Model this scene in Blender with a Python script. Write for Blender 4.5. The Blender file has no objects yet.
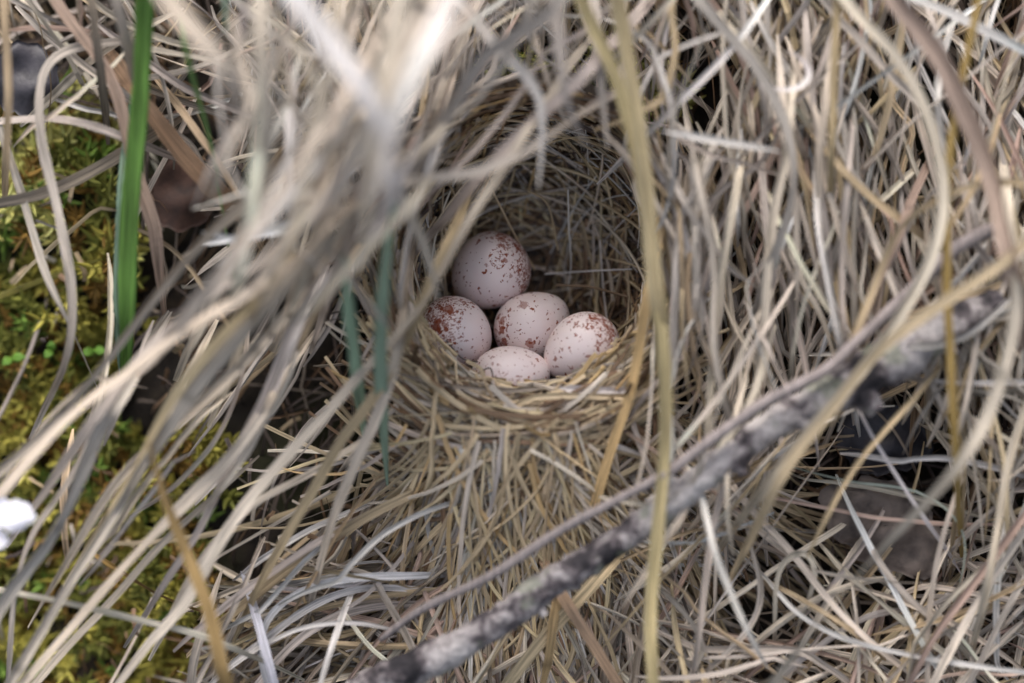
import bpy, math, random
import numpy as np
R = math.radians
rng = np.random.default_rng(11)
random.seed(11)
scene = bpy.context.scene
COL = scene.collection

# ------------------------------------------------------------------ frame of the bank
PX = 0.000195                      # one picture unit in metres at the focus distance
PITCH = R(55)                      # the photographer looks down on the bank
SP, CP = math.sin(PITCH), math.cos(PITCH)
ORG = np.array([0.0, 0.0, 0.30])
DIST = 2000.0                      # camera distance (units)
EX = np.array([1.0, 0, 0]); EY = np.array([0, SP, CP]); ED = np.array([0, -CP, SP])
M3 = np.array([EX, EY, ED])
def W(f):                          # bank frame (units) -> world (metres)
    return ORG + (np.asarray(f, float) @ M3) * PX
def P(px, py, d=0.0):              # place on the bank seen at px, py and d above the bank plane
    k = (DIST - d) / DIST
    return np.array([(px - 512) * k, (341.5 - py) * k, d])

# ------------------------------------------------------------------ camera, sky, sun, exposure
cam_d = bpy.data.cameras.new('camera')
cam = bpy.data.objects.new('camera', cam_d); COL.objects.link(cam)
cam.location = W([0, 0, DIST])
cam.rotation_euler = (math.pi/2 - PITCH, 0, 0)
cam_d.sensor_width = 36
cam_d.lens = 36 * DIST / 1024.0
cam_d.clip_start = 0.01; cam_d.clip_end = 200
cam_d.dof.use_dof = True
cam_d.dof.focus_distance = (DIST + 4) * PX
cam_d.dof.aperture_fstop = 3.6
cam_d.dof.aperture_blades = 8
scene.camera = cam

SUN_EL, SUN_AZ = R(62), R(-25)     # veiled sun, high behind the viewer's left
world = bpy.data.worlds.new('World'); scene.world = world; world.use_nodes = True
wn = world.node_tree.nodes; wl = world.node_tree.links
sky = wn.new('ShaderNodeTexSky'); sky.sky_type = 'NISHITA'; sky.sun_disc = False
sky.sun_elevation = SUN_EL; sky.sun_rotation = SUN_AZ
sky.air_density = 1.0; sky.dust_density = 5.0; sky.ozone_density = 0.6
hs = wn.new('ShaderNodeHueSaturation'); hs.inputs['Saturation'].default_value = 0.58   # a clouded, greyer sky
wl.new(sky.outputs[0], hs.inputs['Color']); wl.new(hs.outputs[0], wn['Background'].inputs[0]); wn['Background'].inputs[1].default_value = 0.12
sl = bpy.data.lights.new('sun', 'SUN'); sl.energy = 1.4; sl.angle = R(42); sl.color = (1, 0.95, 0.91)
sun = bpy.data.objects.new('sun', sl); COL.objects.link(sun)
sun.location = (0, 0, 3)
sun.rotation_euler = (math.pi/2 - SUN_EL, 0, math.pi - SUN_AZ)   # NISHITA azimuth is clockwise from +Y
scene.view_settings.view_transform = 'Standard'; scene.view_settings.look = 'None'
scene.view_settings.exposure = 0.86; scene.view_settings.gamma = 1.0
scene.cycles.max_bounces = 8; scene.cycles.diffuse_bounces = 5

# ------------------------------------------------------------------ materials
def nt(name):
    m = bpy.data.materials.new(name); m.use_nodes = True
    n = m.node_tree.nodes; b = n['Principled BSDF']
    return m, n, m.node_tree.links, b
def ramp(n, stops, interp='LINEAR'):
    r = n.new('ShaderNodeValToRGB'); r.color_ramp.interpolation = interp
    e = r.color_ramp.elements
    while len(e) < len(stops): e.new(0.5)
    for k, (p, c) in enumerate(stops):
        e[k].position = p; e[k].color = (*c, 1) if len(c) == 3 else c
    return r
def math_n(n, l, op, a, b=None, clamp=False):
    m = n.new('ShaderNodeMath'); m.operation = op; m.use_clamp = clamp
    for i, v in enumerate((a, b)):
        if v is None: continue
        if isinstance(v, (int, float)): m.inputs[i].default_value = v
        else: l.new(v, m.inputs[i])
    return m.outputs[0]
def mixc(n, l, fac, a, b, mode='MIX'):
    m = n.new('ShaderNodeMix'); m.data_type = 'RGBA'; m.blend_type = mode
    for s, v in ((m.inputs[0], fac), (m.inputs[6], a), (m.inputs[7], b)):
        if isinstance(v, (int, float)): s.default_value = v
        elif isinstance(v, tuple): s.default_value = (*v, 1)
        else: l.new(v, s)
    return m.outputs[2]

def grass_material(name, rough=0.6, spec=0.3, streak=0.55, spot=(0.10, 0.07, 0.05), spots=0.35, trans=0.12):
    """fibre streaks along the blade, its own weathered spots; tint attribute = each blade's colour"""
    m, n, l, b = nt(name)
    at = n.new('ShaderNodeAttribute'); at.attribute_name = 'tint'
    uv = n.new('ShaderNodeUVMap')
    mp = n.new('ShaderNodeMapping'); mp.inputs['Scale'].default_value = (0.42, 0.018, 1)
    l.new(uv.outputs[0], mp.inputs[0])
    ns = n.new('ShaderNodeTexNoise'); ns.inputs['Scale'].default_value = 0.9; ns.inputs['Detail'].default_value = 3
    l.new(mp.outputs[0], ns.inputs[0])
    r1 = ramp(n, [(0.32, (1-streak,)*3), (0.62, (1.15, 1.15, 1.15))]); l.new(ns.outputs[0], r1.inputs[0])
    c = mixc(n, l, 1.0, at.outputs[0], r1.outputs[0], 'MULTIPLY')
    mp2 = n.new('ShaderNodeMapping'); mp2.inputs['Scale'].default_value = (0.25, 0.05, 1)
    l.new(uv.outputs[0], mp2.inputs[0])
    n2 = n.new('ShaderNodeTexNoise'); n2.inputs['Scale'].default_value = 0.7; n2.inputs['Detail'].default_value = 5
    n2.inputs['Roughness'].default_value = 0.7
    l.new(mp2.outputs[0], n2.inputs[0])
    r2 = ramp(n, [(0.58, (0, 0, 0)), (0.72, (spots,)*3)]); l.new(n2.outputs[0], r2.inputs[0])
    c = mixc(n, l, r2.outputs[0], c, spot)
    l.new(c, b.inputs['Base Color'])
    b.inputs['Roughness'].default_value = rough
    b.inputs['Specular IOR Level'].default_value = spec
    bp = n.new('ShaderNodeBump'); bp.inputs['Strength'].default_value = 0.35; bp.inputs['Distance'].default_value = 0.0001
    l.new(ns.outputs[0], bp.inputs['Height']); l.new(bp.outputs[0], b.inputs['Normal'])
    if trans:
        tr = n.new('ShaderNodeBsdfTranslucent'); l.new(c, tr.inputs[0])
        mx = n.new('ShaderNodeMixShader'); mx.inputs[0].default_value = trans
        l.new(b.outputs[0], mx.inputs[1]); l.new(tr.outputs[0], mx.inputs[2])
        l.new(mx.outputs[0], n['Material Output'].inputs[0])
    return m
M_DRY = grass_material('dry grass')
M_STRAW = grass_material('nest straw', 0.5, 0.4, 0.45, trans=0.05)
M_GREEN = grass_material('green grass', 0.55, 0.3, 0.5, (0.20, 0.16, 0.05), 0.25, 0.3)
M_MOSS = grass_material('moss', 0.5, 0.35, 0.3, (0.10, 0.06, 0.02), 0.5, 0.25)

def soil_material():
    m, n, l, b = nt('dark peaty soil')
    tc = n.new('ShaderNodeTexCoord')
    a = n.new('ShaderNodeTexNoise'); a.inputs['Scale'].default_value = 160; a.inputs['Detail'].default_value = 8
    a.inputs['Roughness'].default_value = 0.7
    l.new(tc.outputs['Object'], a.inputs[0])
    r = ramp(n, [(0.35, (0.012, 0.009, 0.007)), (0.55, (0.035, 0.025, 0.017)), (0.75, (0.09, 0.065, 0.04))]); l.new(a.outputs[0], r.inputs[0])
    g = n.new('ShaderNodeTexNoise'); g.inputs['Scale'].default_value = 28; l.new(tc.outputs['Object'], g.inputs[0])
    rg = ramp(n, [(0.5, (0, 0, 0)), (0.62, (1, 1, 1))]); l.new(g.outputs[0], rg.inputs[0])
    c = mixc(n, l, rg.outputs[0], r.outputs[0], (0.03, 0.030, 0.010))
    l.new(c, b.inputs['Base Color']); b.inputs['Roughness'].default_value = 0.9
    bp = n.new('ShaderNodeBump'); bp.inputs['Distance'].default_value = 0.003; l.new(a.outputs[0], bp.inputs['Height'])
    l.new(bp.outputs[0], b.inputs['Normal'])
    return m
M_SOIL = soil_material()

def egg_material(seed, cap, sparse, spotcol=(0.27, 0.060, 0.022)):
    """pinkish white shell, red-brown speckles crowding towards the blunt pole (+Z)"""
    m, n, l, b = nt('speckled eggshell')
    tc = n.new('ShaderNodeTexCoord')
    mp = n.new('ShaderNodeMapping'); mp.inputs['Location'].default_value = (seed*0.013, seed*0.007, 0)
    l.new(tc.outputs['Object'], mp.inputs[0])
    dn = n.new('ShaderNodeTexNoise'); dn.inputs['Scale'].default_value = 1100; dn.inputs['Detail'].default_value = 2
    l.new(mp.outputs[0], dn.inputs[0])
    sc = n.new('ShaderNodeVectorMath'); sc.operation = 'SCALE'; sc.inputs['Scale'].default_value = 0.0016
    l.new(dn.outputs['Color'], sc.inputs[0])
    ad = n.new('ShaderNodeVectorMath'); l.new(mp.outputs[0], ad.inputs[0]); l.new(sc.outputs[0], ad.inputs[1])
    sx = n.new('ShaderNodeSeparateXYZ'); l.new(tc.outputs['Object'], sx.inputs[0])
    z = math_n(n, l, 'DIVIDE', sx.outputs[2], 40*PX)                # -1 .. 1
    bn = n.new('ShaderNodeTexNoise'); bn.inputs['Scale'].default_value = 260; l.new(mp.outputs[0], bn.inputs[0])
    z = math_n(n, l, 'ADD', z, math_n(n, l, 'MULTIPLY', math_n(n, l, 'SUBTRACT', bn.outputs[0], 0.5), 1.3))
    capm = n.new('ShaderNodeMapRange'); capm.inputs[1].default_value = 0.35; capm.inputs[2].default_value = 0.9
    l.new(z, capm.inputs[0])
    col = mixc(n, l, bn.outputs[0], (0.82, 0.68, 0.655), (0.87, 0.76, 0.74))
    def layer(col, scale, rad, dens, capd, tone):
        v = n.new('ShaderNodeTexVoronoi'); v.inputs['Scale'].default_value = scale; v.inputs['Randomness'].default_value = 1
        l.new(ad.outputs[0], v.inputs['Vector'])
        s = n.new('ShaderNodeSeparateColor'); l.new(v.outputs['Color'], s.inputs[0])
        # probability that the cell carries a speckle
        pr = math_n(n, l, 'ADD', math_n(n, l, 'MULTIPLY', capm.outputs[0], capd), dens)
        on = math_n(n, l, 'LESS_THAN', s.outputs[0], pr)
        rr = math_n(n, l, 'MULTIPLY', math_n(n, l, 'ADD', s.outputs[1], 0.35), rad)
        e = math_n(n, l, 'SUBTRACT', rr, v.outputs['Distance'])
        e = math_n(n, l, 'MULTIPLY', e, 12.0, True)
        f = math_n(n, l, 'MULTIPLY', math_n(n, l, 'MULTIPLY', e, on), math_n(n, l, 'ADD', math_n(n, l, 'MULTIPLY', s.outputs[2], 0.45), 0.6), True)
        return mixc(n, l, f, col, tone)
    col = layer(col, 620, 0.48, 0.04*sparse, 0.50*cap, (0.36, 0.15, 0.115))
    col = layer(col, 1150, 0.54, 0.13*sparse, 1.0*cap, spotcol)
    col = layer(col, 2000, 0.50, 0.26*sparse, 0.8*cap, spotcol)
    l.new(col, b.inputs['Base Color'])
    b.inputs['Roughness'].default_value = 0.36; b.inputs['Specular IOR Level'].default_value = 0.35
    b.inputs['Subsurface Weight'].default_value = 0.15
    b.inputs['Subsurface Radius'].default_value = (1.0, 0.5, 0.35); b.inputs['Subsurface Scale'].default_value = 0.0012
    fb = n.new('ShaderNodeTexNoise'); fb.inputs['Scale'].default_value = 3500; l.new(mp.outputs[0], fb.inputs[0])
    bp = n.new('ShaderNodeBump'); bp.inputs['Strength'].default_value = 0.15; bp.inputs['Distance'].default_value = 0.00004
    l.new(fb.outputs[0], bp.inputs['Height']); l.new(bp.outputs[0], b.inputs['Normal'])
    return m

def bark_material():
    m, n, l, b = nt('lichened bark')
    tc = n.new('ShaderNodeTexCoord')
    a = n.new('ShaderNodeTexNoise'); a.inputs['Scale'].default_value = 85; a.inputs['Detail'].default_value = 6; a.inputs['Roughness'].default_value = 0.62
    l.new(tc.outputs['Object'], a.inputs[0])
    r = ramp(n, [(0.39, (0.03, 0.026, 0.03)), (0.44, (0.12, 0.10, 0.105)), (0.485, (0.37, 0.335, 0.33)), (0.66, (0.58, 0.54, 0.52))]); l.new(a.outputs[0], r.inputs[0])
    v = n.new('ShaderNodeTexNoise'); v.inputs['Scale'].default_value = 900; v.inputs['Detail'].default_value = 4; l.new(tc.outputs['Object'], v.inputs[0])
    rv = ramp(n, [(0.3, (0.55, 0.55, 0.55)), (0.7, (1.2, 1.2, 1.2))]); l.new(v.outputs[0], rv.inputs[0])
    c = mixc(n, l, 1.0, r.outputs[0], rv.outputs[0], 'MULTIPLY')
    g = n.new('ShaderNodeTexNoise'); g.inputs['Scale'].default_value = 150; l.new(tc.outputs['Object'], g.inputs[0])
    rg = ramp(n, [(0.58, (0, 0, 0)), (0.66, (0.6, 0.6, 0.6))]); l.new(g.outputs[0], rg.inputs[0])
    c = mixc(n, l, rg.outputs[0], c, (0.22, 0.24, 0.17))
    l.new(c, b.inputs['Base Color']); b.inputs['Roughness'].default_value = 0.85
    bp = n.new('ShaderNodeBump'); bp.inputs['Distance'].default_value = 0.0008; bp.inputs['Strength'].default_value = 0.8
    l.new(v.outputs[0], bp.inputs['Height']); l.new(bp.outputs[0], b.inputs['Normal'])
    return m
M_BARK = bark_material()
M_TWIG = grass_material('weathered twig bark', 0.8, 0.2, 0.35, (0.12, 0.10, 0.10), 0.6, 0)

def leaf_material(name, c1, c2, rough=0.6):
    m, n, l, b = nt(name)
    tc = n.new('ShaderNodeTexCoord')
    a = n.new('ShaderNodeTexNoise'); a.inputs['Scale'].default_value = 300; a.inputs['Detail'].default_value = 6
    l.new(tc.outputs['Object'], a.inputs[0])
    r = ramp(n, [(0.35, c1), (0.65, c2)]); l.new(a.outputs[0], r.inputs[0])
    l.new(r.outputs[0], b.inputs['Base Color']); b.inputs['Roughness'].default_value = rough
    bp = n.new('ShaderNodeBump'); bp.inputs['Distance'].default_value = 0.0004; l.new(a.outputs[0], bp.inputs['Height'])
    l.new(bp.outputs[0], b.inputs['Normal'])
    return m

# ------------------------------------------------------------------ geometry helpers
def tag(o, label=None, cat=None, group=None, kind=None):
    if label: o['label'] = label
    if cat: o['category'] = cat
    if group: o['group'] = group
    if kind: o['kind'] = kind
    return o
def empty(name, loc):
    o = bpy.data.objects.new(name, None); COL.objects.link(o); o.location = loc
    o.empty_display_size = 0.01
    return o

def spline(pts, n):
    pts = np.asarray(pts, float)
    if len(pts) == 2: pts = np.array([pts[0], (pts[0]+pts[1])/2, pts[1]])
    ext = np.vstack([2*pts[0]-pts[1], pts, 2*pts[-1]-pts[-2]])
    out = []
    for i in range(len(pts)-1):
        p0, p1, p2, p3 = ext[i:i+4]
        t = np.linspace(0, 1, 12, endpoint=False)[:, None]
        out.append(0.5*((2*p1) + (-p0+p2)*t + (2*p0-5*p1+4*p2-p3)*t*t + (-p0+3*p1-3*p2+p3)*t**3))
    out.append(pts[-1:]); c = np.vstack(out)
    s = np.r_[0, np.cumsum(np.linalg.norm(np.diff(c, axis=0), axis=1))]
    q = np.linspace(0, s[-1], n)
    return np.stack([np.interp(q, s, c[:, k]) for k in range(c.shape[1])], 1), s[-1]

# cross sections: (across, out) pairs, closed, unit half width
SEC_BLADE = np.array([(-1, 0.10), (-0.5, -0.06), (0, -0.16), (0.5, -0.06), (1, 0.10), (0.5, 0.06), (0, -0.04), (-0.5, 0.06)])
SEC_FOLD = np.array([(-1, 0.55), (-0.5, 0.12), (0, -0.22), (0.5, 0.12), (1, 0.55), (0.5, 0.26), (0, -0.06), (-0.5, 0.26)])
SEC_FLAT = np.array([(-1, 0), (0, -0.22), (1, 0), (0, 0.12)])
SEC_TUBE = np.array([(math.cos(a), math.sin(a)) for a in np.linspace(0, 2*math.pi, 6)[:-1]])
SEC_ROUND = np.array([(math.cos(a), math.sin(a)) for a in np.linspace(0, 2*math.pi, 21)[:-1]])

class Batch:
    """collects swept strands in bank-frame units; build() links them as ONE mesh object"""
    def __init__(self): self.v, self.f, self.uv, self.c, self.nv = [], [], [], [], 0
    def sweep(self, path, width, color, section=SEC_FLAT, twist=None, up=(0, 0, 1), cols=None):
        path = np.asarray(path, float); n = len(path); k = len(section)
        T = np.gradient(path, axis=0); T /= np.linalg.norm(T, axis=1)[:, None] + 1e-9
        U = np.tile(np.asarray(up, float), (n, 1))
        S = np.cross(T, U); ln = np.linalg.norm(S, axis=1)[:, None]
        S = np.where(ln < 0.15, np.cross(T, [1, 0.2, 0]), S); S /= np.linalg.norm(S, axis=1)[:, None] + 1e-9
        for i in range(1, n):
            if S[i] @ S[i-1] < 0: S[i] = -S[i]
        N = np.cross(S, T)
        if twist is not None:
            a = np.asarray(twist)[:, None]; S, N = S*np.cos(a) + N*np.sin(a), N*np.cos(a) - S*np.sin(a)
        w = np.asarray(width, float)
        if w.ndim == 0: w = np.full(n, float(w))
        V = path[:, None, :] + (S[:, None, :]*section[None, :, 0, None] + N[:, None, :]*section[None, :, 1, None]) * (w/2)[:, None, None]
        self.v.append(V.reshape(-1, 3))
        i = np.arange(n-1)[:, None]*k; j = np.arange(k)[None]; j2 = (j+1) % k
        F = np.stack([i+j, i+j2, i+k+j2, i+k+j], -1).reshape(-1, 4) + self.nv
        self.f.append(F)
        s = np.r_[0, np.cumsum(np.linalg.norm(np.diff(path, axis=0), axis=1))]
        off = rng.uniform(0, 900, 2)
        uu = section[:, 0][None]*(w/2)[:, None]*1.6 + off[0]
        vv = np.repeat((s+off[1])[:, None], k, 1)
        self.uv.append(np.stack([uu, vv], -1).reshape(-1, 2))
        cc = np.tile(np.asarray(color, float), (n, 1)) if cols is None else cols
        self.c.append(np.repeat(cc, k, 0))
        self.nv += n*k
    def add(self, V, F, color):
        V = np.asarray(V, float); self.v.append(V); self.f.append(np.asarray(F) + self.nv)
        self.uv.append(V[:, :2]); self.c.append(np.tile(np.asarray(color, float), (len(V), 1))); self.nv += len(V)
    def build(self, name, mat, parent=None, origin=None):
        smooth = mat not in (M_DRY, M_STRAW)      # dead blades keep their creases
        V = W(np.vstack(self.v)); F = np.vstack(self.f)
        o0 = V[0].copy() if origin is None else np.asarray(origin, float)
        if parent is not None: o0 = np.array(parent.location)
        me = bpy.data.meshes.new(name)
        me.vertices.add(len(V)); me.vertices.foreach_set('co', (V-o0).astype(np.float32).ravel())
        me.loops.add(F.size); me.loops.foreach_set('vertex_index', F.astype(np.int32).ravel())
        me.polygons.add(len(F)); me.polygons.foreach_set('loop_start', np.arange(len(F), dtype=np.int32)*4)
        me.polygons.foreach_set('use_smooth', np.full(len(F), smooth, dtype=bool))
        me.update(calc_edges=True)
        uvl = me.uv_layers.new(name='UVMap'); uv = np.vstack(self.uv)[F.ravel()]
        uvl.data.foreach_set('uv', uv.astype(np.float32).ravel())
        at = me.color_attributes.new('tint', 'FLOAT_COLOR', 'POINT')
        c = np.vstack(self.c); c = np.c_[c, np.ones(len(c))]
        at.data.foreach_set('color', c.astype(np.float32).ravel())
        me.materials.append(mat)
        o = bpy.data.objects.new(name, me); COL.objects.link(o)
        if parent is not None: o.parent = parent
        else: o.location = o0
        return o

PAL = dict(pale=(0.68, 0.59, 0.48), grey=(0.55, 0.48, 0.42), tan=(0.54, 0.415, 0.26), gold=(0.60, 0.42, 0.21),
           white=(0.78, 0.73, 0.68), brown=(0.27, 0.17, 0.10), dark=(0.13, 0.10, 0.085), pink=(0.50, 0.36, 0.29),
           straw=(0.64, 0.51, 0.32), ochre=(0.38, 0.24, 0.08), green=(0.13, 0.33, 0.06), blue=(0.25, 0.37, 0.27),
           dull=(0.33, 0.27, 0.21))
def vary(c, a=0.12):
    c = np.array(PAL[c] if isinstance(c, str) else c)
    return np.clip(c*(1+rng.normal(0, a)) * (1+rng.normal(0, 0.012, 3)), 0.01, 0.85)

def smooth_noise(n, amp, freq):
    k = max(3, int(freq)+2)
    return np.interp(np.linspace(0, k-1, n), np.arange(k), rng.normal(0, amp, k))

def blade_on(batch, pts, w, color, sect='blade', free=(0, 0), wob=1.0, taper=0.5, tw=0.35):
    """pts = (px, py, d) picture places; free[i]=1 keeps end i up in the air, otherwise it dips into the tangle"""
    pts = [list(p) for p in pts]
    a, b = np.array(pts[0], float), np.array(pts[1], float)
    if not free[0]:
        t = (a-b)/np.linalg.norm((a-b)[:2]); e = 40 + 0.45*max(a[2], 0); pts.insert(0, [a[0]+t[0]*e, a[1]+t[1]*e, min(a[2]*0.3-25, 0)])
    a, b = np.array(pts[-1], float), np.array(pts[-2], float)
    if not free[1]:
        t = (a-b)/np.linalg.norm((a-b)[:2]); e = 40 + 0.45*max(a[2], 0); pts.append([a[0]+t[0]*e, a[1]+t[1]*e, min(a[2]*0.3-25, 0)])
    F = np.array([P(*p) for p in pts])
    L = np.linalg.norm(np.diff(F, axis=0), axis=1).sum()
    n = int(np.clip(L/9, 10, 110))
    path, L = spline(F, n)
    for _ in range(14):
        path[1:-1] = 0.25*path[:-2] + 0.5*path[1:-1] + 0.25*path[2:]
    path += np.stack([smooth_noise(n, 0.9*wob, L/60), smooth_noise(n, 0.9*wob, L/60), smooth_noise(n, 1.5*wob, L/60)], 1)
    t = np.linspace(0, 1, n)
    ww = w*(1 + smooth_noise(n, 0.06, L/60))
    e0 = 0.35 + 0.65*np.clip(t/0.18, 0, 1)**0.7 if taper else 1
    e1 = (0.12 if free[1] else 0.4) + (0.88 if free[1] else 0.6)*np.clip((1-t)/(0.35 if free[1] else 0.2), 0, 1)**0.8
    e0 = e0 if not free[0] else 0.15+0.85*np.clip(t/0.3, 0, 1)**0.8
    ww = np.maximum(ww*e0*e1, 1.0)
    base = vary(color, 0.05)
    fade = 1 + smooth_noise(n, 0.10, L/70)
    if base[0] > base[1] and rng.random() < 0.45:                    # a joint: darker, slightly swollen
        q = rng.uniform(0.25, 0.75); kn = np.exp(-((t-q)*L/5)**2); fade = fade*(1-0.45*kn); ww = ww*(1+0.22*kn)
    ww = ww*(1 + rng.normal(0, 0.035, n))
    cols = np.clip(base[None]*fade[:, None], 0.01, 0.85)
    S = dict(blade=SEC_BLADE, fold=SEC_FOLD, flat=SEC_FLAT, tube=SEC_TUBE)[sect]
    twist = rng.normal(0, tw) + smooth_noise(n, tw, L/110)
    batch.sweep(path, ww, base, S, twist, cols=cols)

# ------------------------------------------------------------------ ground
def bankh(x, y):                  # height of the ground above the bank plane, bank units
    h = -84 - 90/(1+np.exp((x+330)/55.0))*1.0          # falls away under the moss on one side
    h = h + 14*np.sin(x/83+1.3)*np.cos(y/71) + 9*np.sin(x/31+y/43) + 5*np.sin(x/17-y/13)
    h = h + 62*np.exp(-(((x+480)/95)**2 + ((y-150)/100)**2)) + 20*np.sin(x/26)*np.sin(y/33)*np.exp(-((x+440)/160)**2)
    h = h - 25*np.exp(-(((x-340)/110)**2 + ((y+190)/90)**2))
    r2 = ((x-26)/175)**2 + ((y-75)/190)**2
    return h - 130*np.exp(-r2**2)
def ground():
    s = np.linspace(-1, 1, 301); g = np.sinh(s*5.6)/np.sinh(5.6)*24000
    X, Y = np.meshgrid(g, g)
    H = bankh(X, Y)
    far = np.exp(-((X**2+Y**2)/2500**2)); H = H*far - 60*(1-far)
    V = W(np.stack([X, Y, H], -1).reshape(-1, 3))
    # the bank levels off above and below
    z = V[:, 2]; lo, hi = -0.35, 0.95
    z = np.where(z < lo, lo + (z-lo)*0.02, z); z = np.where(z > hi, hi + (z-hi)*0.02, z); V[:, 2] = z
    n = len(g); i, j = np.meshgrid(np.arange(n-1), np.arange(n-1), indexing='ij'); q = (i*n+j).ravel()
    F = np.stack([q, q+1, q+n+1, q+n], -1)
    me = bpy.data.meshes.new('ground'); me.from_pydata(V.tolist(), [], F.tolist()); me.materials.append(M_SOIL)
    me.polygons.foreach_set('use_smooth', np.ones(len(F), dtype=bool))
    o = bpy.data.objects.new('ground', me); COL.objects.link(o); o['kind'] = 'structure'
    tag(o, 'dark damp earth of the bank beneath the moss and dead grass')
ground()

# ------------------------------------------------------------------ nest
NC = np.array([P(535, 262, 40)[0], P(535, 262, 40)[1], 40.0])
NR = np.array([138.0, 158.0, 152.0])
OPEN = 62.0                                            # height of the opening's lip
nest = empty('bird_nest', W([NC[0], NC[1], -115]))
tag(nest, 'cup nest woven of dry grass holding five speckled eggs', 'bird nest')
def bowl(theta, phi, rr=1.0):       # theta from the deep pole (0) to the lip
    st = np.sin(theta)
    return NC + NR*rr*np.stack([st*np.cos(phi), st*np.sin(phi), -np.cos(theta)], -1)
def nest_shell():
    th = np.linspace(0.02, 1.42, 30); ph = np.linspace(0, 2*math.pi, 73)[:-1]
    T, Ph = np.meshgrid(th, ph, indexing='ij')
    inner = bowl(T, Ph, 1.10); outer = bowl(T, Ph, 1.22)
    V = np.vstack([inner.reshape(-1, 3), outer.reshape(-1, 3)])
    V += rng.normal(0, 2.0, V.shape)
    n, k = len(th), len(ph); F = []
    for lay in (0, 1):
        o = lay*n*k
        for i in range(n-1):
            for j in range(k):
                a, b_, c, d = o+i*k+j, o+i*k+(j+1) % k, o+(i+1)*k+(j+1) % k, o+(i+1)*k+j
                F.append((a, b_, c, d) if lay else (d, c, b_, a))
    for j in range(k):
        F.append(((n-1)*k+j, (n-1)*k+(j+1) % k, n*k+(n-1)*k+(j+1) % k, n*k+(n-1)*k+j))
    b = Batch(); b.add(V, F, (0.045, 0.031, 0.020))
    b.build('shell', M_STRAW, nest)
nest_shell()

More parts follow.
